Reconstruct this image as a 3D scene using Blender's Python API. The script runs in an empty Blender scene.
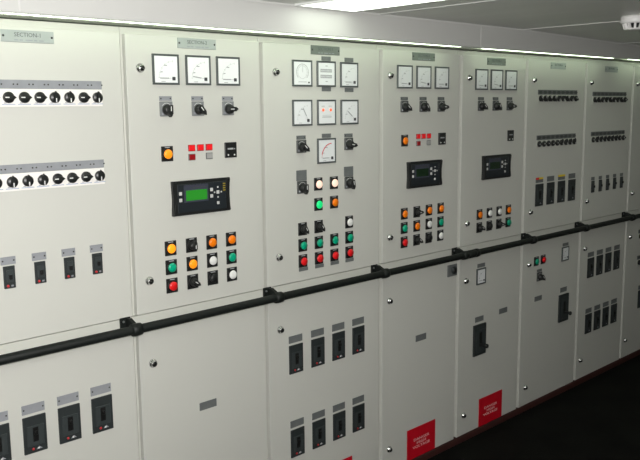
import bpy, bmesh, math, random
from mathutils import Vector, Matrix
random.seed(4)
C = bpy.context.scene
col = C.collection

# ------------------------------------------------------------------ materials
def mat(name, rgb, rough=.5, metal=0.0, coat=0.0, emit=None, strength=0.0, spec=.5):
    m = bpy.data.materials.new(name); m.use_nodes = True
    b = m.node_tree.nodes['Principled BSDF']
    b.inputs['Base Color'].default_value = (*rgb, 1)
    b.inputs['Roughness'].default_value = rough
    b.inputs['Metallic'].default_value = metal
    b.inputs['Coat Weight'].default_value = coat
    b.inputs['Coat Roughness'].default_value = .06
    b.inputs['Specular IOR Level'].default_value = spec
    if emit:
        b.inputs['Emission Color'].default_value = (*emit, 1)
        b.inputs['Emission Strength'].default_value = strength
    return m

def noise_mat(name, c1, c2, scale, rough, bump=0.0, bscale=60, metal=0.0, stretch=(1, 1, 1), coat=0.0, spec=.5):
    m = mat(name, c1, rough, metal, coat, spec=spec)
    nt = m.node_tree; N = nt.nodes; L = nt.links
    b = N['Principled BSDF']
    tc = N.new('ShaderNodeTexCoord'); mp = N.new('ShaderNodeMapping')
    mp.inputs['Scale'].default_value = stretch
    L.new(tc.outputs['Object'], mp.inputs['Vector'])
    n = N.new('ShaderNodeTexNoise'); n.inputs['Scale'].default_value = scale; n.inputs['Detail'].default_value = 6
    L.new(mp.outputs['Vector'], n.inputs['Vector'])
    r = N.new('ShaderNodeValToRGB')
    r.color_ramp.elements[0].position = .3; r.color_ramp.elements[1].position = .7
    r.color_ramp.elements[0].color = (*c1, 1); r.color_ramp.elements[1].color = (*c2, 1)
    L.new(n.outputs['Fac'], r.inputs['Fac']); L.new(r.outputs['Color'], b.inputs['Base Color'])
    if bump:
        n2 = N.new('ShaderNodeTexNoise'); n2.inputs['Scale'].default_value = bscale; n2.inputs['Detail'].default_value = 3
        L.new(mp.outputs['Vector'], n2.inputs['Vector'])
        bp = N.new('ShaderNodeBump'); bp.inputs['Strength'].default_value = bump; bp.inputs['Distance'].default_value = .002
        L.new(n2.outputs['Fac'], bp.inputs['Height']); L.new(bp.outputs['Normal'], b.inputs['Normal'])
    return m

M = {}
M['paint'] = noise_mat('cabinet_paint', (.560, .560, .520), (.575, .575, .535), 1.3, .42, bump=.05, bscale=260)
M['frame'] = noise_mat('frame_paint', (.55, .555, .505), (.565, .57, .52), 2, .45)
M['hood'] = noise_mat('hood_paint', (.58, .58, .56), (.595, .595, .575), 1.1, .4, bump=.03, bscale=150)
M['hood_dark'] = mat('hood_underside', (.60, .64, .55), .6)
M['lip'] = mat('lip_metal', (.7, .72, .68), .3, .3)
M['ceiling'] = noise_mat('ceiling_panel', (.68, .69, .65), (.74, .75, .71), 1.2, .4, stretch=(6, .4, 1))
M['joint'] = mat('joint_strip', (.66, .66, .64), .35)
M['wall'] = noise_mat('room_wall', (.24, .24, .22), (.28, .28, .26), 2, .6)
M['floor'] = noise_mat('rubber_floor', (.0012, .0013, .0011), (.0045, .0047, .0035), 4, .9, bump=.5, bscale=90, spec=.12)
M['plinth'] = noise_mat('plinth_red', (.045, .014, .012), (.06, .02, .017), 9, .5)
M['black'] = mat('black_plastic', (.012, .013, .013), .4)
M['rail'] = mat('rail_black', (.006, .008, .007), .55, spec=.3)
M['slate'] = mat('slate_plastic', (.022, .027, .028), .5)
M['slate2'] = mat('slate_raised', (.032, .039, .040), .5)
M['slot'] = mat('slot_black', (.003, .003, .003), .5)
M['tag'] = noise_mat('tag_grey', (.25, .26, .28), (.29, .30, .32), 30, .45)
M['tagdark'] = noise_mat('tag_dark_grey', (.12, .13, .13), (.15, .16, .16), 30, .5)
M['plate'] = noise_mat('engraved_plate', (.32, .35, .34), (.36, .39, .38), 20, .4)
M['plated'] = noise_mat('engraved_plate_dull', (.13, .15, .135), (.17, .19, .175), 20, .45)
M['ink'] = mat('ink', (.09, .1, .1), .6)
M['screw'] = mat('screw', (.06, .06, .06), .4, .5)
M['chrome'] = mat('chrome', (.6, .6, .6), .22, 1.0)
M['printlt'] = mat('dial_print_light', (.55, .56, .57), .5)
M['displayface'] = mat('display_face', (.014, .018, .022), .4)
M['keygrey'] = mat('display_key', (.55, .55, .54), .4)
M['dimyellow'] = mat('dim_yellow', (.32, .24, .02), .5)
M['bezel'] = mat('meter_bezel', (.07, .08, .08), .4)
M['dial'] = mat('dial_white', (.80, .82, .83), .35, coat=.8)
M['dialoverlit'] = mat('dial_white_overlit', (.88, .9, .9), .35, coat=.8)  # paler copy of the dial white, overexposure put into its colour
M['print'] = mat('dial_print', (.36, .37, .38), .5)
M['printdk'] = mat('dial_print_dark', (.05, .05, .055), .5)
M['printred'] = mat('dial_print_red', (.65, .03, .05), .5)
M['white'] = mat('white_plastic', (.82, .80, .77), .4)
M['blue'] = mat('blue_print', (.28, .36, .52), .5)
M['swplate'] = mat('switch_plate_grey', (.20, .21, .215), .4)
M['knobmark'] = mat('knob_mark', (.75, .75, .74), .3)
M['reddull'] = mat('trip_red', (.5, .02, .025), .4)
M['swdark'] = mat('switch_plate_dark', (.055, .06, .058), .4)
M['jointdim'] = mat('joint_strip_dim', (.56, .57, .55), .4)
M['amber'] = mat('amber_lens', (.93, .21, .004), .35, coat=.2)
M['amberlit'] = mat('amber_lens_lit', (.85, .27, .01), .3, emit=(1, .28, .01), strength=.45)
M['amberglow'] = mat('amber_lens_glowing', (.95, .26, .01), .3, emit=(1, .32, .01), strength=.75)
M['green'] = mat('green_lens', (.0, .36, .2), .3, coat=.6)
M['greenlit'] = mat('green_lens_lit', (.0, .5, .17), .3, emit=(.02, .95, .24), strength=.45)
M['red'] = mat('red_cap', (.78, .012, .016), .3, coat=.5)
M['whitelens'] = mat('white_lens', (.78, .78, .76), .3, coat=.6)
M['warmlit'] = mat('white_lens_lit', (.9, .62, .52), .3, emit=(1, .72, .55), strength=.55)
M['redwin'] = mat('red_window', (.75, .01, .015), .35, emit=(1, .02, .02), strength=.12)
M['redwindk'] = mat('red_window_dark', (.3, .006, .01), .35)
M['greywin'] = mat('grey_window', (.33, .33, .32), .4)
M['ledred'] = mat('led_red', (.9, .1, .05), .3, emit=(1, .15, .06), strength=.8)
M['lcdlit'] = mat('lcd_green', (.02, .17, .02), .3, emit=(.03, .5, .02), strength=.22)
M['lcdoff'] = mat('lcd_dark', (.006, .025, .008), .25, coat=.5)
M['header'] = mat('display_header', (.045, .048, .07), .35)
M['yellow'] = mat('yellow_strip', (.8, .58, .02), .5)
M['sign'] = noise_mat('sign_red', (.52, .003, .014), (.57, .006, .018), 14, .4)
M['signink'] = mat('sign_lettering', (.85, .55, .55), .5)
M['lamp'] = mat('lamp_diffuser', (.9, .95, .9), .5, emit=(.92, 1, .86), strength=3.0)
M['tube'] = mat('hood_tube', (.9, .95, .9), .5, emit=(.80, 1, .70), strength=7.5)
M['lampframe'] = mat('lamp_frame', (.8, .82, .8), .4)
M['detector'] = mat('detector_white', (.82, .81, .80), .4)

# ------------------------------------------------------------------ mesh builder
class MB:
    def __init__(s): s.v = []; s.f = []; s.m = []; s.sm = []; s.names = []
    def mi(s, m):
        if m not in s.names: s.names.append(m)
        return s.names.index(m)
    def add(s, bm, m, smooth=False):
        k = s.mi(m); o = len(s.v); bm.verts.index_update()
        s.v += [tuple(v.co) for v in bm.verts]
        for f in bm.faces:
            s.f.append([o + v.index for v in f.verts]); s.m.append(k); s.sm.append(smooth)
        bm.free(); return s
    def box(s, x0, x1, y0, y1, z0, z1, m, bev=0.0, seg=1):
        bm = bmesh.new(); bmesh.ops.create_cube(bm, size=1)
        for v in bm.verts:
            v.co = Vector(((x0 + x1) / 2 + v.co.x * (x1 - x0), (y0 + y1) / 2 + v.co.y * (y1 - y0), (z0 + z1) / 2 + v.co.z * (z1 - z0)))
        if bev: bmesh.ops.bevel(bm, geom=list(bm.edges), offset=bev, segments=seg, profile=.5, affect='EDGES')
        return s.add(bm, m)
    def lathe(s, prof, m, n=24, axis='y', at=(0, 0, 0), smooth=True):
        """prof: (radius, height) pairs, swept about an axis; y means height grows towards the room (-Y)"""
        bm = bmesh.new(); rings = []
        for r, h in prof:
            ring = []
            for i in range(n):
                a = 2 * math.pi * i / n
                c, d = r * math.cos(a), r * math.sin(a)
                p = {'y': (c, -h, d), 'x': (h, c, d), 'z': (c, d, h)}[axis]
                ring.append(bm.verts.new((p[0] + at[0], p[1] + at[1], p[2] + at[2])))
            rings.append(ring)
        for a, b in zip(rings, rings[1:]):
            for i in range(n): bm.faces.new((a[i], a[(i + 1) % n], b[(i + 1) % n], b[i]))
        bm.faces.new(rings[0]); bm.faces.new(rings[-1])
        bmesh.ops.recalc_face_normals(bm, faces=bm.faces)
        bmesh.ops.remove_doubles(bm, verts=bm.verts, dist=1e-6)
        return s.add(bm, m, smooth)
    def prism(s, pts, y0, y1, m, plane='xz', smooth=False):
        """polygon pts extruded; plane xz -> along y, yz -> along x"""
        bm = bmesh.new()
        mk = (lambda a, b, t: (a, t, b)) if plane == 'xz' else (lambda a, b, t: (t, a, b))
        A = [bm.verts.new(mk(a, b, y0)) for a, b in pts]; B = [bm.verts.new(mk(a, b, y1)) for a, b in pts]
        n = len(pts)
        for i in range(n): bm.faces.new((A[i], A[(i + 1) % n], B[(i + 1) % n], B[i]))
        bm.faces.new(A); bm.faces.new(list(reversed(B)))
        bmesh.ops.recalc_face_normals(bm, faces=bm.faces)
        return s.add(bm, m, smooth)
    def bar(s, x0, z0, x1, z1, w, y0, y1, m):
        d = Vector((x1 - x0, z1 - z0)).normalized(); n = Vector((-d.y, d.x)) * w / 2
        return s.prism([(x0 + n.x, z0 + n.y), (x1 + n.x, z1 + n.y), (x1 - n.x, z1 - n.y), (x0 - n.x, z0 - n.y)], y0, y1, m)
    def arc(s, cx, cz, r, a0, a1, w, y0, y1, m, n=12):
        for i in range(n):
            p = [math.radians(a0 + (a1 - a0) * (i + k) / n) for k in (0, 1)]
            s.prism([(cx + q * math.cos(a), cz + q * math.sin(a)) for q, a in ((r, p[0]), (r, p[1]), (r + w, p[1]), (r + w, p[0]))], y0, y1, m)
        return s
    def mesh(s, name):
        me = bpy.data.meshes.new(name)
        me.from_pydata(s.v, [], s.f)
        for n in s.names: me.materials.append(M[n])
        me.polygons.foreach_set('material_index', s.m)
        me.polygons.foreach_set('use_smooth', s.sm)
        me.update()
        return me

CACHE = {}
def link(name, me, parent=None, loc=(0, 0, 0), label=None, rot=None):
    o = bpy.data.objects.new(name, me); col.objects.link(o)
    o.parent = parent; o.location = loc
    if rot: o.rotation_euler = rot
    if label: o['label'] = label
    return o
def part(name, key, build, parent, loc=(0, 0, 0), label=None):
    """a part whose mesh is shared by every copy of the same kind"""
    if key not in CACHE:
        mb = MB(); build(mb); CACHE[key] = mb.mesh(key)
    return link(name, CACHE[key], parent, loc, label)
def thing(name, label, cat, loc, group=None):
    o = link(name, None, None, loc); o.empty_display_size = .1
    o['label'] = label; o['category'] = cat
    if group: o['group'] = group
    return o
def structure(name, build, loc=(0, 0, 0)):
    mb = MB(); build(mb); o = link(name, mb.mesh(name), None, loc); o['kind'] = 'structure'; return o
def text_mesh(s, size, m, bold=0.0):
    key = 'text' + s + str(size) + m
    if key in CACHE: return CACHE[key]
    cu = bpy.data.curves.new('t', 'FONT'); cu.body = s; cu.size = size; cu.align_x = 'CENTER'; cu.align_y = 'CENTER'
    cu.extrude = .0002; cu.offset = bold; cu.resolution_u = 2
    o = bpy.data.objects.new('t', cu); col.objects.link(o)
    dg = bpy.context.evaluated_depsgraph_get(); dg.update()
    me = bpy.data.meshes.new_from_object(o.evaluated_get(dg))
    me.transform(Matrix.Rotation(math.pi / 2, 4, 'X'))
    me.materials.clear(); me.materials.append(M[m])
    bpy.data.objects.remove(o); CACHE[key] = me
    return me

# ------------------------------------------------------------------ dimensions (metres)
DOOR_X = [.766, 1.383, 1.963, 2.630, 3.209, 3.792, 4.435, 5.049, 5.665]   # seams between sections
TOP, MID, LOW, BASE = 2.0, 1.061, .998, .057
CEIL = 2.131; HOOD_Y = -.10; HOOD_Z = 2.026; FR = .022                   # frame face sits behind the door face
FLOOR = .018

# ------------------------------------------------------------------ the room
structure('floor', lambda b: b.box(-2.2, 6.4, -3.3, 1.0, FLOOR - .05, FLOOR, 'floor'))
def cz(x): return CEIL - max(0, x - 3.58) * .016                         # the last ceiling panels run slightly downhill
structure('ceiling', lambda b: b.prism([(-2.2, CEIL), (3.58, CEIL), (6.4, cz(6.4)), (6.4, CEIL + .05), (-2.2, CEIL + .05)], -3.3, HOOD_Y + .002, 'ceiling'))
structure('wall_back', lambda b: b.box(-2.2, 6.4, .66, .72, FLOOR, 2.3, 'wall'))
structure('wall_front', lambda b: b.box(-2.2, 6.4, -3.36, -3.3, FLOOR, 2.3, 'wall'))
structure('wall_left', lambda b: b.box(-2.26, -2.2, -3.3, .66, FLOOR, 2.3, 'wall'))
structure('wall_right', lambda b: b.box(6.4, 6.46, -3.3, .66, FLOOR, 2.3, 'wall'))
structure('baseboard_front', lambda b: b.box(.3, DOOR_X[-1] + .1, 0, .6, FLOOR, BASE - .003, 'plinth', .003))
for k, x in enumerate((2.51, 3.58, 4.65, .95)):
    structure('trim_%d' % (k + 1), lambda b: b.box(x - .006, x + .006, -3.29, HOOD_Y, cz(x) - .003, cz(x), 'joint' if k == 1 else 'jointdim'))
def hood(b):
    b.box(-2.19, 6.39, HOOD_Y, HOOD_Y + .003, HOOD_Z + .004, CEIL + .04, 'hood')            # face
    b.box(-2.19, 6.39, HOOD_Y + .003, .64, HOOD_Z + .03, HOOD_Z + .034, 'hood_dark')        # closed roof of the recess
    b.box(-2.19, 6.39, HOOD_Y, HOOD_Y + .007, HOOD_Z - .001, HOOD_Z + .004, 'lip', .0015)
    b.box(-2.19, 6.39, -.045, FR + .01, HOOD_Z, HOOD_Z + .03, 'hood_dark')
structure('trim_5', hood)
for k, x in enumerate((3.226, 1.0, 5.45)):                                                   # butt joints in the hood
    structure('trim_%d' % (k + 6), lambda b: b.box(x - .003, x + .003, HOOD_Y - .001, HOOD_Y, HOOD_Z + .004, CEIL, 'joint'))
structure('trim_9', lambda b: b.prism([(-2.19, CEIL - .006), (3.58, CEIL - .006), (6.39, cz(6.39) - .006), (6.39, cz(6.39)), (3.58, CEIL), (-2.19, CEIL)], HOOD_Y - .006, HOOD_Y, 'joint'))

# tube lights in the underside of the hood
TUBES = [(.17, 1.672, 'above the left end of the switchboard'), (1.676, 3.09, 'above the second to fourth sections'),
         (3.27, 4.60, 'above the fifth and sixth sections'), (4.80, 6.2, 'above the right end of the switchboard')]
for x0, x1, where in TUBES:
    t = thing('strip_light', 'slim greenish white strip light under the hood lip ' + where, 'light', ((x0 + x1) / 2, -.069, HOOD_Z), 'strip lights under the hood')
    L = (x1 - x0) / 2
    mb = MB(); mb.box(-L, L, -.022, .022, .004, .028, 'lampframe', .001)
    link('housing', mb.mesh('strip_housing'), t)
    mb = MB(); mb.box(-L + .001, L - .001, -.018, -.004, -.001, .004, 'tube', .001)
    link('diffuser', mb.mesh('strip_diffuser'), t)

# ceiling lights: one in view, one nearer the left end of the room, one added fill
def ceiling_light(x, y, sx, sy, label):
    t = thing('ceiling_light', label, 'light', (x, y, cz(x + sx)))
    mb = MB(); w = .012
    for a in ((-sx, sx, -sy, -sy + w), (-sx, sx, sy - w, sy), (-sx, -sx + w, -sy + w, sy - w), (sx - w, sx, -sy + w, sy - w)):
        mb.box(*a, -.008, -.0005, 'lampframe')
    link('frame', mb.mesh('light_frame'), t)
    mb = MB(); mb.box(-sx + w, sx - w, -sy + w, sy - w, -.006, -.001, 'lamp'); link('diffuser', mb.mesh('light_diffuser'), t)
ceiling_light(2.18, -.745, .155, .625, 'bright white rectangular ceiling light at the top of the picture')
ceiling_light(4.40, -1.30, .155, .625, 'white rectangular ceiling light right of the picture, past the smoke detector')  # unseen fill, added to lift the hood face on the right
ceiling_light(-.7, -.80, .155, .625, 'white rectangular ceiling light left of the picture, near the camera')

# smoke detector
t = thing('smoke_detector', 'round white smoke detector with dark slots on the ceiling', 'smoke detector', (3.440, -.742, CEIL)); t.scale = (1.1, 1.1, 1.1)
mb = MB(); mb.lathe([(.050, 0), (.054, -.003), (.054, -.024), (.051, -.028), (.038, -.028)], 'detector', 40, 'z'); link('base', mb.mesh('base'), t)
mb = MB(); mb.lathe([(.030, -.027), (.028, -.048)], 'slot', 32, 'z')
for k in range(11):
    a = 2 * math.pi * (k + .3) / 11; c, s_ = math.cos(a), math.sin(a)
    bm = bmesh.new(); bmesh.ops.create_cube(bm, size=1)
    bm.transform(Matrix.Rotation(a, 4, 'Z') @ Matrix.Translation((.0375, 0, -.038)) @ Matrix.Rotation(.35, 4, 'Y') @ Matrix.Diagonal((.011, .008, .022, 1)))
    mb.add(bm, 'detector')
mb.lathe([(.0365, -.0465), (.034, -.051), (.02, -.053), (.001, -.053)], 'detector', 32, 'z')
link('vented_cap', mb.mesh('cap'), t)

# ------------------------------------------------------------------ devices
def lock(P, x, z):
    p = part('door_lock', 'lock_body', lambda b: b.lathe([(.0155, 0), (.0155, .003), (.0140, .006), (.0112, .008), (.0108, .012), (.0095, .014)], 'chrome', 28), P, (x, 0, z))
    part('key_slot', 'lock_slot', lambda b: (b.lathe([(.0088, .0138), (.0086, .0150)], 'slot', 20), b.bar(-.006, .004, .004, -.004, .0035, -.0165, -.0150, 'chrome')), p)

def name_plate(P, x, z, txt, dull):
    m = 'plated' if dull else 'plate'
    def bld(b):
        b.box(-.081, .081, -.003, 0, -.0175, .0175, m, .0008)
        for s in (-1, 1): b.lathe([(.0035, .003), (.003, .0045)], 'screw', 12, at=(s * .074, 0, 0))
        for i, (a, w) in enumerate(((-.042, .012), (-.026, .010), (-.008, .022), (.018, .010), (.034, .014))):   # worn small print
            b.box(a, a + w, -.0033, -.003, -.0125, -.0095, 'tag')
    p = part('name_plate', 'name_plate' + m, bld, P, (x, 0, z))
    link('lettering', text_mesh(txt, .017, 'ink'), p, (0, -.0032, .004))

def tag_plate(P, x, z, w, h, m='tag', screws=True, name='label_tag', label=None):
    def bld(b):
        b.box(-w / 2, w / 2, -.0025, 0, -h / 2, h / 2, m, .0006)
        if screws:
            for s in (-1, 1): b.lathe([(.0028, .0025), (.0024, .0036)], 'screw', 10, at=(s * (w / 2 - .006), 0, 0))
    return part(name, 'tag%.3f_%.3f_%s_%d' % (w, h, m, screws), bld, P, (x, 0, z), label)

def meter(P, x, z, face='quadrant', needle=180, bright=False, w=.105, h=.102, label=None):
    x -= .002
    def bez(b):
        t = .0068; d = .007
        for a in ((-w / 2, w / 2, -h / 2, -h / 2 + t), (-w / 2, w / 2, h / 2 - t, h / 2), (-w / 2, -w / 2 + t, -h / 2 + t, h / 2 - t), (w / 2 - t, w / 2, -h / 2 + t, h / 2 - t)):
            b.box(a[0], a[1], -d, 0, a[2], a[3], 'bezel', .0008)
    p = part('panel_meter', 'bezel%.3f%.3f' % (w, h), bez, P, (x, 0, z), label)
    dm = 'dialoverlit' if bright else 'dial'  # bright picks the dial colour with the strong light painted in
    s = w / .108
    def fc(b):
        b.box(-w / 2 + .007, w / 2 - .007, -.005, -.0002, -h / 2 + .007, h / 2 - .007, dm)
        y0, y1 = -.0054, -.005
        if face in ('quadrant', 'redarc'):
            b.arc(.030 * s, -.030 * s, .058 * s, 92, 178, .0009 * s, y0, y1, 'printred' if face == 'redarc' else 'printlt')
            if face == 'redarc': b.arc(.030 * s, -.030 * s, .0595 * s, 92, 165, .0028 * s, y0, y1, 'printred')
            for k in range(6):
                a = math.radians(92 + 17.2 * k); r0, r1 = .055 * s, .062 * s
                b.bar(.03 * s + r0 * math.cos(a), -.03 * s + r0 * math.sin(a), .03 * s + r1 * math.cos(a), -.03 * s + r1 * math.sin(a), .0014, y0, y1, 'printlt')
            b.box(-.008, .004, y0, y1, .012, .015, 'print'); b.box(-.022, -.014, y0, y1, -.010, -.007, 'print')
            b.box(-.020, -.004, y0, y1, -.041, -.039, 'print')
            b.box(.024 * s, .036 * s, -.0085, y1, -.037 * s, -.025 * s, 'printdk', .0008)
        elif face == 'circle':
            b.arc(0, .004, .031, -40, 220, .0018, y0, y1, 'print', 26); b.arc(0, .004, .024, 0, 360, .0008, y0, y1, 'print', 26)
            for k in range(21):
                a = math.radians(-40 + 13 * k); b.bar(.026 * math.cos(a), .004 + .026 * math.sin(a), .031 * math.cos(a), .004 + .031 * math.sin(a), .0009, y0, y1, 'print')
            b.box(-.022, .022, y0, y1, -.034, -.032, 'print'); b.box(.030, .038, y0, y1, -.038, -.032, 'printdk')
        elif face == 'reeds':
            for zz in (.013, -.010):
                b.box(-.034, .030, y0, y1, zz - .0065, zz + .0065, 'print')
                for k in range(9): b.box(-.031 + k * .0068, -.0285 + k * .0068, -.0058, y0, zz - .003, zz + .003, 'dial')
            b.box(-.006, .006, y0, y1, .030, .033, 'print'); b.box(-.006, .006, y0, y1, -.031, -.028, 'print')
        elif face == 'lamps':
            b.box(-.03, -.012, y0, y1, .024, .026, 'print'); b.box(.010, .028, y0, y1, .024, .026, 'print')
            b.box(-.026, .026, y0, y1, -.020, -.017, 'print'); b.box(-.026, .026, y0, y1, -.012, -.011, 'print')
    f = part('dial_face', 'face%s%s%.3f' % (face, dm, w), fc, p)
    if face in ('quadrant', 'redarc'):
        def nd(b):
            a = math.radians(needle); b.bar(.030 * s, -.030 * s, .030 * s + .056 * s * math.cos(a), -.030 * s + .056 * s * math.sin(a), .0010, -.0068, -.0062, 'print')
            b.bar(.030 * s + .02 * s * math.cos(a), -.030 * s + .02 * s * math.sin(a), .030 * s + .056 * s * math.cos(a), -.030 * s + .056 * s * math.sin(a), .0034, -.0070, -.0062, 'print')
        part('needle', 'needle%.1f%.3f' % (needle, w), nd, f)
    elif face == 'lamps':
        for s_ in (-1, 1): part('red_lamp', 'synclamp', lambda b: b.lathe([(.006, .005), (.0055, .008), (.001, .0095)], 'ledred', 16), f, (s_ * .021, 0, .010), 'small red lamp')
    elif face == 'circle':
        part('needle', 'needlec', lambda b: b.bar(0, .004, .001, .030, .0016, -.0066, -.0060, 'print'), f)
    return p

def knob_mesh(ang, s=1.0, mark=True):
    def k(b):
        b.lathe([(.0165 * s, 0), (.0165 * s, .006 * s), (.0145 * s, .008 * s), (.0135 * s, .014 * s), (.012 * s, .016 * s)], 'black', 24)
        a = math.radians(ang); c, d = math.cos(a), math.sin(a)
        n = (-d * .0072 * s, c * .0072 * s)
        tail, tip = -.014 * s, .022 * s
        b.prism([(tail * c + n[0], tail * d + n[1]), (.012 * s * c + n[0], .012 * s * d + n[1]), (tip * c, tip * d), (.012 * s * c - n[0], .012 * s * d - n[1]), (tail * c - n[0], tail * d - n[1])], -.024 * s, -.010 * s, 'black')
        if mark: b.bar(-.010 * s * c, -.010 * s * d, .004 * s * c, .004 * s * d, .0028 * s, -.0246 * s, -.0240 * s, 'knobmark')
    return k

def row_knob(ang):
    def k(b):
        b.lathe([(.0166, 0), (.0166, .006), (.0156, .008)], 'black', 26)
        a = math.radians(ang); c, d = math.cos(a), math.sin(a)
        n = (-d * .006, c * .006)
        b.prism([(-.015 * c + n[0], -.015 * d + n[1]), (.012 * c + n[0], .012 * d + n[1]), (.0195 * c, .0195 * d), (.012 * c - n[0], .012 * d - n[1]), (-.015 * c - n[0], -.015 * d - n[1])], -.013, -.006, 'black')
        b.bar(-.014 * c, -.014 * d, -.002 * c, -.002 * d, .0032, -.0134, -.013, 'knobmark')
    return k

def selector(P, x, z, ang, tall=False, dark=False):
    x -= .003
    """grey-plated selector switch, its black pointer knob, and the tag above it"""
    h = .05; pm = 'swdark' if dark else 'swplate'
    def bld(b):
        b.box(-.025, .025, -.006, 0, -.025, .025, pm, .001)
        b.arc(0, 0, .019, 30, 150, .0012, -.0064, -.006, 'knobmark')
        b.box(-.020, -.012, -.0064, -.006, -.020, -.012, 'tag')
    p = part('selector_switch', 'selector' + pm, bld, P, (x, 0, z - .009))
    part('knob', 'knob%d' % ang, knob_mesh(ang, 1.12), p, (.001, -.006, -.003))
    if tall: tag_plate(P, x, z + .038, .056, .042, 'tagdark', False)
    else: tag_plate(P, x, z + .026, .05, .016, 'tagdark' if dark else 'tag', True)

def square_device(name, P, x, z, label=None):
    x -= .003
    def bld(b):
        b.box(-.0235, .0235, -.004, 0, -.026, .026, 'black', .0012)
        b.lathe([(.0205, .004), (.0200, .0065), (.0180, .007)], 'slot', 24, at=(0, 0, -.001))
        b.box(-.010, .010, -.0046, -.004, .0205, .0235, 'print')
    return part(name, 'device_base', bld, P, (x, 0, z), label)
def lamp(P, x, z, m, colour):
    p = square_device('indicator_lamp', P, x, z, colour + ' indicator lamp')
    part('lens', 'lens' + m, lambda b: b.lathe([(.0160, .006), (.0165, .009), (.0155, .0120), (.011, .0142), (.005, .0152), (.0005, .0154)], m, 26), p, (0, 0, -.001))
def button(P, x, z, m, colour, tag=False):
    p = square_device('push_button', P, x, z, colour + ' push button')
    part('cap', 'cap' + m, lambda b: b.lathe([(.0155, .006), (.0160, .0125), (.0150, .0145), (.0005, .015)], m, 26), p, (0, 0, -.001))
    if tag: tag_plate(P, x, z - .0345, .050, .014, 'tagdark', False)
def rotary(P, x, z, ang):
    p = square_device('rotary_switch', P, x, z)
    part('knob', 'smallknob%d' % ang, knob_mesh(ang, .92), p, (0, -.008, -.001))

def annunciator(P, x, z, m, label):
    part('alarm_window', 'window' + m, lambda b: (b.box(-.0145, .0145, -.003, 0, -.0115, .0115, 'tagdark' if m != 'redwin' else 'redwindk', .0006),
         b.box(-.0125, .0125, -.0055, -.003, -.0095, .0095, m, .0008)), P, (x, 0, z), label)
def counter(P, x, z):
    def bld(b):
        b.box(-.0265, .0265, -.007, 0, -.028, .028, 'black', .0015)
        b.box(-.016, .010, -.0075, -.007, .002, .0075, 'print'); b.box(.014, .018, -.0075, -.007, .002, .006, 'print')
        for s in (-1, 1): b.lathe([(.0032, .007), (.0028, .009)], 'knobmark', 12, at=(s * .014, 0, -.018))
    part('counter_module', 'counter', bld, P, (x, 0, z), 'small black counter module')

def display(P, x, z, lit):
    W, H = .124, .0605
    def bld(b):
        pts = []
        def side(sg):
            q = []
            for k in range(13):
                t = k / 12; zz = -H + 2 * H * t
                dx = .0025 * math.sin(math.pi * t) ** 2
                q.append((sg * (W - dx), zz))
            return q
        pts = side(1) + list(reversed(side(-1)))
        b.prism(pts, -.012, 0, 'black')
        b.box(-W + .018, W - .020, -.0145, -.012, -H + .010, H - .012, 'displayface', .001)
        for s in (-1, 1):                                            # raised grips on both sides
            b.prism([(s * (W - .002), -H + .004), (s * (W - .008), -.02), (s * (W - .008), .02), (s * (W - .002), H - .004), (s * (W - .014), H - .004), (s * (W - .017), 0), (s * (W - .014), -H + .004)], -.017, -.012, 'black')
        for i in range(4): b.box(.090, .101, -.015, -.0145, .014 + i * .008, .018 + i * .008, 'dimyellow' if lit else 'swdark')
    p = part('controller_display', 'display' + str(lit), bld, P, (x - .004, 0, z), 'black generator controller with ' + ('lit green screen' if lit else 'dark screen'))
    part('screen', 'screen' + str(lit), lambda b: (b.box(-.080, .024, -.0155, -.0145, -.016, .045, 'header'),
         b.box(-.072, .018, -.0162, -.0155, -.010, .026, 'lcdlit' if lit else 'lcdoff'),
         b.box(-.042, .012, -.0159, -.0155, .034, .037, 'swdark')), p)
    for bx, bz, s in ((-.095, .017, .0062), (-.095, -.006, .0062), (.038, .022, .0062), (.038, -.001, .0062), (.066, .011, .0062), (.066, -.028, .0055),
                      (.051, .011, .0028), (.081, .011, .0028), (.066, .029, .0030), (.066, -.007, .0030)):
        part('key', 'key%.4f' % s, lambda b: b.box(-s, s, -.017, -.0145, -s, s, 'keygrey', .001), p, (bx, 0, bz))

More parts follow.
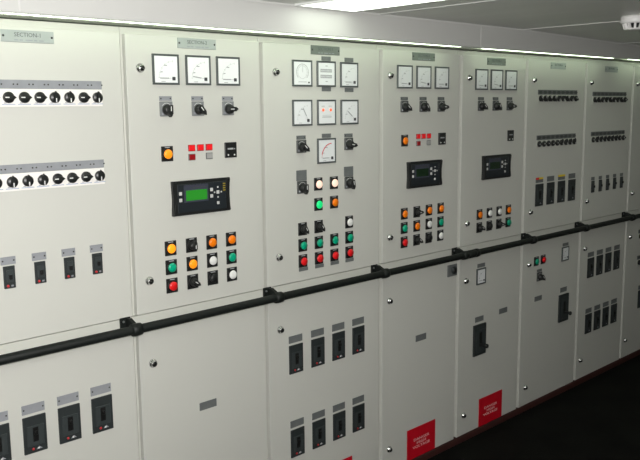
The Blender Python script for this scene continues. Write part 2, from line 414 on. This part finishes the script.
def breaker(P, x, z, kind='big', tagz=None, tagmat='tag', screws=True, strip=None):
    """moulded-case breaker in the door cut-out, its slot with toggle, and the tag above it"""
    w, h = {'big': (.075, .120), 'small': (.035, .068), 'slim': (.034, .072), 'tall': (.078, .124)}[kind]
    far = kind in ('slim', 'tall') or tagmat == 'tagdark'
    def bld(b):
        b.box(-w / 2, w / 2, -.006, 0, -h / 2, h / 2, 'slate', .0012)
        if kind == 'small':
            b.box(-.010, .010, -.010, -.006, -.014, .022, 'slate2', .001)
            b.box(.003, .010, -.0068, -.006, -.029, -.024, 'tag')
        elif kind == 'slim':
            b.box(-.010, .010, -.010, -.006, -.020, .022, 'slate2', .001)
        else:
            b.box(-w / 2 + .010, w / 2 - .010, -.0085, -.006, -.036, .030, 'slate2', .001)
            b.box(-.009, .009, -.0090, -.0085, -.022, .024, 'slot')
            b.prism([(.000, -.050), (.020, -.050), (.010, -.041)], -.0068, -.006, 'tag')
            if kind == 'big': b.box(.005, .010, -.0072, -.0062, -.049, -.045, 'white')
    p = part('circuit_breaker', 'breaker' + kind, bld, P, (x, 0, z))
    if kind in ('small', 'slim'):
        part('toggle', 'toggle' + kind, lambda b: b.box(-.005, .005, -.017, -.010, -.006, .008, 'slot', .001), p)
    else:
        part('toggle', 'toggle' + kind, lambda b: b.box(-.006, .006, -.016, -.009, 0, .014, 'slot', .0015), p)
    if kind in ('small', 'big'):
        part('trip_button', 'trip' + kind, (lambda b: b.lathe([(.0042, .006), (.0036, .009)], 'reddull', 14, at=(-.007, 0, -.026))) if kind == 'small' else
             (lambda b: b.lathe([(.0042, .006), (.0038, .009)], 'reddull', 14, at=(-.010, 0, -.046))), p, (0, 0, 0), 'red trip button')
    tw, th, dz = {'big': (.074, .030, .084), 'small': (.046, .024, .050), 'slim': (.040, .020, .049), 'tall': (.076, .029, .083)}[kind]
    tg = tag_plate(P, x, z + dz, tw, th, tagmat, screws)
    if strip:
        def st(b):
            if strip == 'yellow': b.box(-tw / 2, tw / 2, -.0032, -.0025, .004, .015, 'yellow')
            else: b.box(-tw / 2, -.006, -.0032, -.0025, .004, .015, 'red'); b.box(-.006, tw / 2, -.0032, -.0025, .004, .015, 'yellow')
        part('marker_strip', 'strip' + strip, st, tg, (0, 0, 0), strip + ' marker strip')

def lever_breaker(P, x, z):
    def bld(b):
        b.box(-.054, .054, -.010, 0, -.083, .083, 'slate', .0015)
        b.box(-.038, .038, -.0125, -.010, -.066, .056, 'slate2', .001)
        b.box(-.011, .011, -.0130, -.0125, -.036, .040, 'slot'); b.box(-.03, .03, -.0105, -.010, .062, .072, 'slate2')
    p = part('circuit_breaker', 'leverbreaker', bld, P, (x, 0, z), 'large breaker with a protruding handle')
    def lv(b):
        b.box(-.007, .009, -.048, -.0125, -.034, -.018, 'black', .002)
        b.lathe([(.001, .044), (.010, .045), (.012, .050), (.010, .056), (.001, .057)], 'black', 18, at=(.001, 0, -.026))
    part('handle', 'lever', lv, p)
    tag_plate(P, x, z + .110, .074, .028, 'tagdark', False)

def switch_row(P, xs, ztop, angs, pitch, wide):
    """grey label strip over a white strip that carries a row of black rotary switches"""
    n = len(xs); xs = [q - .004 for q in xs]; x0, x1 = xs[0] - pitch / 2, xs[-1] + pitch / 2 - .006
    cx = (x0 + x1) / 2; L = (x1 - x0) / 2
    mb = MB(); far = wide != 'tag'; zk = -.047 if far else -.0515
    mb.box(-L, L, -.0025, 0, -.070 if far else -.079, -.0265, 'frame' if far else 'white', .0006)
    for k in range(0 if far else n):
        a = -L + k * pitch; mb.box(a + .004, a + pitch - .004, -.0029, -.0025, -.0725, -.0705, 'blue')
        mb.box(a + .010, a + .018, -.0029, -.0025, -.069, -.066, 'print')
    s = link('switch_strip', mb.mesh('switch_strip'), P, (cx, 0, ztop), ('pale' if far else 'white') + ' strip with a row of black knobs')
    mb = MB(); mb.box(-L, L, -.003, 0, -.026, 0, wide, .0006)
    for k in range(n):
        a = -L + k * pitch
        for q in (.006, pitch - .006): mb.lathe([(.0026, .003), (.0022, .0042)], 'screw', 10, at=(a + q, 0, -.013))
        if wide != 'tag': mb.box(a + .010, a + pitch - .010, -.0034, -.003, -.021, -.005, 'swdark')
    link('label_strip', mb.mesh('label_strip'), s, (0, 0, 0), 'grey engraved strip')
    for x, a in zip(xs, angs):
        part('knob', 'rowknob%d' % a, row_knob(a), s, (x - cx, -.0025, zk))

# ------------------------------------------------------------------ the switchboard
LABELS = ['grey switchboard section at the far left, plate reading SECTION-1, two rows of black knobs',
          'grey switchboard section, plate reading SECTION-2, with the lit green controller screen',
          'grey switchboard section in the middle with seven square meters above two rows of breakers',
          'grey switchboard section with unlit black controller, three meters and three rows of coloured lamps',
          'grey switchboard section with black controller above only two rows of lamps, lever breaker below',
          'grey switchboard section with two knob rows, four breakers tagged yellow, and lever breaker below',
          'grey switchboard section with five slim breakers in its upper door and eight below',
          'grey switchboard section cut by the right edge of the picture']
S = []
for i in range(8):
    x0, x1 = DOOR_X[i], DOOR_X[i + 1]; cx = (x0 + x1) / 2; w = (x1 - x0) / 2
    P = thing('switchboard_section', LABELS[i], 'switchboard', (cx, 0, BASE), 'switchboard sections along the wall')
    def frame(b):
        b.box(-w + .0008, w - .0008, FR, .60, 0, 2.022 - BASE, 'frame', .0008)
        b.box(-w + .0001, w - .0001, .003, FR + .001, LOW - BASE + .003, MID - BASE - .0025, 'frame')
    mb = MB(); frame(mb); link('frame', mb.mesh('frame'), P)
    gl = .0065 if i < 3 else .0135; g = .0130 if i < 2 else .0110
    mb = MB(); mb.box(-w + gl, w - g, 0, FR - .0005, MID - BASE, TOP - BASE, 'paint', .002, 2); link('upper_door', mb.mesh('upper_door'), P)
    mb = MB(); mb.box(-w + gl, w - g, 0, FR - .0005, .003, LOW - BASE, 'paint', .002, 2); link('lower_door', mb.mesh('lower_door'), P)
    # everything below is laid out in room coordinates on an offset parent frame
    class Off: pass
    S.append((P, cx))

_link = link
def link(name, me, parent=None, loc=(0, 0, 0), label=None, rot=None):
    # parts that hang directly on a section are given in room coordinates
    if parent is not None and parent.name.startswith('switchboard_section'):
        loc = (loc[0] - parent.location.x, loc[1], loc[2] - BASE)
    return _link(name, me, parent, loc, label, rot)

p1, p2, p3, p4, p5, p6, p7, p8 = [s[0] for s in S]
for i, (P, x, z, d) in enumerate(((p1, 1.064, 1.972, 0), (p2, 1.671, 1.979, 0), (p3, 2.296, 1.982, 1), (p4, 2.922, 1.979, 1), (p5, 3.507, 1.975, 1), (p6, 4.114, 1.971, 0), (p7, 4.744, 1.968, 0))):
    name_plate(P, x, z, 'SECTION-%d' % (i + 1), d)
for P, x in ((p2, 1.441), (p3, 2.031), (p4, 2.692), (p5, 3.277), (p6, 3.866), (p7, 4.498), (p8, 5.108)):
    for z in ((1.891, 1.174, .880, .166) if P not in (p7, p8) else (1.885, 1.178, .887, .180)): lock(P, x, z)

# section 1
row1 = [0, 0, 0, 90, 90, 0, 90]; row2 = [90, 90, 90, 90, 0, 0, 0, 90]
xs = [1.283 - .0477 * k for k in range(8, -1, -1)]
switch_row(p1, xs, 1.846, [90, 0] + row1, .0477, 'tag')
xs2 = [1.277 - .0477 * k for k in range(8, -1, -1)]
switch_row(p1, xs2, 1.598, [90] + row2, .0477, 'tag')
for k in range(5): breaker(p1, 1.249 - .0967 * k, 1.2625, 'small')
for k in range(4): breaker(p1, 1.238 - .1165 * k, .7535, 'big', .0865)

# section 2
for x, nd in ((1.5405, 180), (1.6735, 172), (1.8045, 180)): meter(p2, x, 1.8885, 'quadrant', nd, True)
for x, a in ((1.537, -90), (1.668, -50), (1.801, 0)): selector(p2, x, 1.7655, a)
lamp(p2, 1.535, 1.6045, 'amberlit', 'amber')
for k in range(3): annunciator(p2, 1.634 + .0375 * k, 1.620, 'redwin', 'red alarm window')
annunciator(p2, 1.634, 1.588, 'redwindk', 'dark red alarm window'); annunciator(p2, 1.709, 1.589, 'greywin', 'grey alarm window')
counter(p2, 1.804, 1.606)
display(p2, 1.670, 1.447, True)
X2 = (1.534, 1.622, 1.7105, 1.799); Z3 = (1.276, 1.209, 1.143)
lamp(p2, X2[0], Z3[0], 'amberglow', 'lit amber'); rotary(p2, X2[1], Z3[0], 90); lamp(p2, X2[2], Z3[0], 'amber', 'amber'); lamp(p2, X2[3], Z3[0], 'amber', 'amber')
lamp(p2, X2[0], Z3[1], 'green', 'green'); lamp(p2, X2[1], Z3[1], 'amberlit', 'amber'); lamp(p2, X2[2], Z3[1], 'whitelens', 'white'); lamp(p2, X2[3], Z3[1], 'green', 'green')
button(p2, X2[0], Z3[2], 'red', 'red'); rotary(p2, X2[1], Z3[2], -35); button(p2, X2[2], Z3[2], 'black', 'black'); lamp(p2, X2[3], Z3[2], 'whitelens', 'white')
tag_plate(p2, 1.669, .667, .077, .030, 'tagdark', False)

# section 3
meter(p3, 2.168, 1.889, 'circle'); meter(p3, 2.300, 1.889, 'reeds'); meter(p3, 2.433, 1.888, 'quadrant', 180)
meter(p3, 2.166, 1.736, 'quadrant', 120); meter(p3, 2.300, 1.736, 'lamps'); meter(p3, 2.434, 1.736, 'quadrant', 142)
meter(p3, 2.298, 1.581, 'redarc', 180)
for x, z in ((2.300, 1.950), (2.300, 1.829), (2.432, 1.949), (2.432, 1.827), (2.298, 1.642)): tag_plate(p3, x, z, .052, .017, 'tagdark', False)
selector(p3, 2.160, 1.613, -45, dark=True); selector(p3, 2.430, 1.613, -10, dark=True)
selector(p3, 2.160, 1.451, -90, True, True); selector(p3, 2.430, 1.450, -80, True, True)
X3 = (2.161, 2.251, 2.341, 2.431)
lamp(p3, X3[1], 1.448, 'warmlit', 'lit warm white'); lamp(p3, X3[2], 1.447, 'warmlit', 'lit warm white')
lamp(p3, X3[1], 1.365, 'greenlit', 'lit green'); button(p3, X3[2], 1.366, 'amber', 'orange')
rotary(p3, X3[0], 1.273, -60); rotary(p3, X3[1], 1.273, -60); lamp(p3, X3[3], 1.273, 'whitelens', 'white')
for x in X3: button(p3, x, 1.207, 'green', 'green'); button(p3, x, 1.142, 'red', 'red', True)
for k in range(4):
    breaker(p3, 2.112 + .1237 * k, .7425, 'big', .0875, 'tagdark', False)
    breaker(p3, 2.114 + .1230 * k, .382, 'big', .0855, 'tagdark', False)

# sections 4 and 5
for P, ox, full in ((p4, 0, True), (p5, .590, False)):
    for k, nd in enumerate((180, 172, 180)): meter(P, 2.7895 + ox + (.1345 if full else .1315) * k, 1.887 if full else 1.885, 'quadrant', nd)
    for k, a in enumerate((-40, -55, -5)): selector(P, 2.790 + ox + (.1335 if full else .1275) * k, 1.765, a, dark=True)
counter(p4, 3.063, 1.604); counter(p5, 3.648, 1.600)
lamp(p4, 2.793, 1.6045, 'amber', 'amber')
for k in range(3): annunciator(p4, 2.888 + .0385 * k, 1.620, 'redwin', 'red alarm window')
annunciator(p4, 2.889, 1.588, 'redwindk', 'dark red alarm window'); annunciator(p4, 2.965, 1.589, 'greywin', 'grey alarm window')
display(p4, 2.935, 1.446, False); display(p5, 3.524, 1.445, False)
X4 = (2.794, 2.884, 2.974, 3.064); X5 = (3.387, 3.475, 3.563, 3.650); ZZ = (1.272, 1.206, 1.140)
for k, c in enumerate(('amber', None, 'amber', 'amber')):
    lamp(p4, X4[k], ZZ[0], 'amber', 'amber') if c else rotary(p4, X4[k], ZZ[0], 0)
for k, (m, c) in enumerate((('green', 'green'), ('amber', 'amber'), ('whitelens', 'white'), ('green', 'green'))): lamp(p4, X4[k], ZZ[1], m, c)
button(p4, X4[0], ZZ[2], 'red', 'red'); rotary(p4, X4[1], ZZ[2], -35); button(p4, X4[2], ZZ[2], 'black', 'black'); lamp(p4, X4[3], ZZ[2], 'whitelens', 'white')
for k, (m, c) in enumerate((('amber', 'amber'), ('whitelens', 'white'), ('whitelens', 'white'), ('amber', 'amber'))): lamp(p5, X5[k], 1.209, m, c)
rotary(p5, X5[0], 1.142, -35); button(p5, X5[1], 1.142, 'black', 'black'); rotary(p5, X5[2], 1.142, 0); button(p5, X5[3], 1.142, 'green', 'green')
tag_plate(p4, 2.922, .661, .078, .031, 'tagdark', False)
sk = part('socket', 'socket', lambda b: (b.box(-.037, .037, -.006, 0, -.029, .029, 'tagdark', .001), b.lathe([(.019, .006), (.019, .014), (.016, .016)], 'slate', 24, at=(.008, 0, 0))), p4, (3.160, 0, .953), 'grey socket with round black cap')
part('socket_hole', 'sockethole', lambda b: b.lathe([(.012, .0158), (.012, .0166)], 'slot', 20, at=(.008, 0, 0)), sk)
meter(p5, 3.410, .885, 'quadrant', 180, w=.080, h=.084); tag_plate(p5, 3.410, .942, .066, .020, 'tagdark', False)
lever_breaker(p5, 3.403, .548); tag_plate(p5, 3.624, .662, .077, .029, 'tagdark', False)

# section 6
xa = [3.937 + .0478 * k for k in range(9)]
switch_row(p6, xa, 1.839, [-60, -60, -60, -60, 60, 60, -60, 60, -30], .0478, 'tagdark')
switch_row(p6, xa, 1.592, [0, 0, 0, 0, 0, 90, 90, 90, 90], .0478, 'tagdark')
for k, st in enumerate(('redyellow', None, 'yellow', None)): breaker(p6, 3.952 + .1195 * k, 1.262, 'tall', .088, 'tagdark', False, {'redyellow': 'red and yellow'}.get(st, st))
lamp(p6, 3.948, .887, 'green', 'green'); button(p6, 4.020, .888, 'red', 'red')
selector(p6, 3.985, .803, -50, dark=True)
meter(p6, 4.266, .888, 'quadrant', 180, w=.078, h=.084); tag_plate(p6, 4.266, .943, .066, .018, 'tagdark', False)
lever_breaker(p6, 4.262, .561); tag_plate(p6, 3.979, .667, .076, .028, 'tagdark', False)

# section 7
xb = [4.548 + .0492 * k for k in range(9)]
switch_row(p7, xb, 1.832, [-60, -60, 60, 60, -60, 60, 60, -60, 0], .0492, 'tagdark')
switch_row(p7, xb, 1.594, [0, 90, 90, 90, 90, 90, 90, 0, 0], .0492, 'tagdark')
for k in range(5): breaker(p7, 4.567 + .0945 * k, 1.262, 'slim', .050, 'tagdark', False)
for k in range(4):
    breaker(p7, 4.582 + .1155 * k, .757, 'tall', .087, 'tagdark', False)
    breaker(p7, 4.582 + .1140 * k, .400, 'tall', .087, 'tagdark', False)

# section 8
for k in range(3): meter(p8, 5.282 + .131 * k, 1.872, 'quadrant', 180)
xc = [5.262 + .0478 * k for k in range(5)]
for zt in (1.575, 1.335, .920, .740): switch_row(p8, xc, zt, [90, 0, 90, 0, 90], .0478, 'tagdark')
for k in range(3): breaker(p8, 5.315 + .116 * k, .43, 'tall', .087, 'tagdark', False)
link = _link

# ------------------------------------------------------------------ handrail
RY, RZ, RR = -.058, 1.032, .0150
t = thing('handrail', 'long black tubular handrail running across the front of the switchboard', 'handrail', (3.2, 0, RZ))
mb = MB(); mb.lathe([(.004, -2.66), (.012, -2.658), (RR, -2.65), (RR, 2.60), (.012, 2.608), (.004, 2.61)], 'rail', 28, 'x', (0, RY, 0)); link('pipe', mb.mesh('pipe'), t)
def bracket(b):
    b.box(-.019, .019, -.005, .003, -.016, .032, 'rail', .001)
    b.prism([(-.004, .028), (-.020, .030), (RY + .004, .015), (RY + .004, -.010), (-.018, -.012), (-.004, -.014)], .002, .016, 'rail', 'yz')
    b.lathe([(.0042, .005), (.0036, .0085)], 'tagdark', 12, at=(-.008, 0, .019))
def collar(b, c=0, w=.017):
    b.lathe([(RR, -w - .002), (.0200, -w), (.0215, 0), (.0200, w), (RR, w + .002)], 'rail', 28, 'x', (c, RY, 0))
for x in (.712, 1.340, 1.966, 2.588, 3.178, 3.803, 4.390, 5.000, 5.62):
    br = part('bracket', 'bracket', bracket, t, (x - 3.2, 0, 0))
    part('collar', 'collar', lambda b: collar(b, .008), br)
part('coupling', 'coupling', lambda b: (b.lathe([(RR, -.045), (.0200, -.044), (.0200, .040), (RR, .042)], 'rail', 28, 'x', (0, RY, 0)), collar(b, .036, .015)), t, (.045, 0, 0))

# ------------------------------------------------------------------ red warning signs
def sign(x, label):
    t = thing('warning_sign', label, 'sign', (x, 0, .061), 'red warning signs on the lower doors')
    part('plate', 'signplate', lambda b: b.box(-.109, .109, -.0022, -.0002, 0, .155, 'sign', .0006), t)
    for s, z in (('DANGER', .092), ('HIGH', .073), ('VOLTAGE', .054)):
        lo = link('lettering', text_mesh(s, .030, 'signink'), t, (0, -.0024, z), 'pale lettering ' + s); lo.scale.z = .62
sign(2.333, 'red danger sign at the bottom edge of the picture, under the middle section')
sign(2.932, 'red danger sign on the lower door of the fourth section, nearer of two full signs')
sign(3.524, 'red danger sign under the lever breaker of the fifth section, the farthest right sign')

# ------------------------------------------------------------------ camera, world
cam = bpy.data.cameras.new('camera'); co = bpy.data.objects.new('camera', cam); col.objects.link(co)
yaw, pitch, roll, f = .766759, -.152501, -.009990, 799.516
fw = Vector((math.sin(yaw) * math.cos(pitch), math.cos(yaw) * math.cos(pitch), math.sin(pitch)))
r0 = Vector((math.cos(yaw), -math.sin(yaw), 0)); u0 = r0.cross(fw)
r = r0 * math.cos(roll) + u0 * math.sin(roll); u = -r0 * math.sin(roll) + u0 * math.cos(roll)
mw = Matrix((r, u, -fw)).transposed().to_4x4(); mw.translation = Vector((0, -2.343148, 1.757459))
co.matrix_world = mw
cam.sensor_fit = 'HORIZONTAL'; cam.sensor_width = 36; cam.lens = f * 36 / 640; cam.clip_start = .02
C.camera = co
fl = bpy.data.lights.new('camera_flash', 'AREA'); fl.shape = 'DISK'; fl.size = .05; fl.energy = 85; fl.color = (1, .985, .96)
fo = bpy.data.objects.new('camera_flash', fl); col.objects.link(fo)          # the flash that lit the photograph, just above the lens
fo.location = (-.02, -2.36, 1.84); fo.rotation_euler = Vector((-.62, -.78, -.30)).to_track_quat('Z', 'Y').to_euler()
w = bpy.data.worlds.new('world'); C.world = w; w.use_nodes = True
w.node_tree.nodes['Background'].inputs['Color'].default_value = (.8, .9, .8, 1)
w.node_tree.nodes['Background'].inputs['Strength'].default_value = .0
C.view_settings.view_transform = 'Standard'; C.view_settings.look = 'None'
C.view_settings.exposure = 0; C.view_settings.gamma = 1
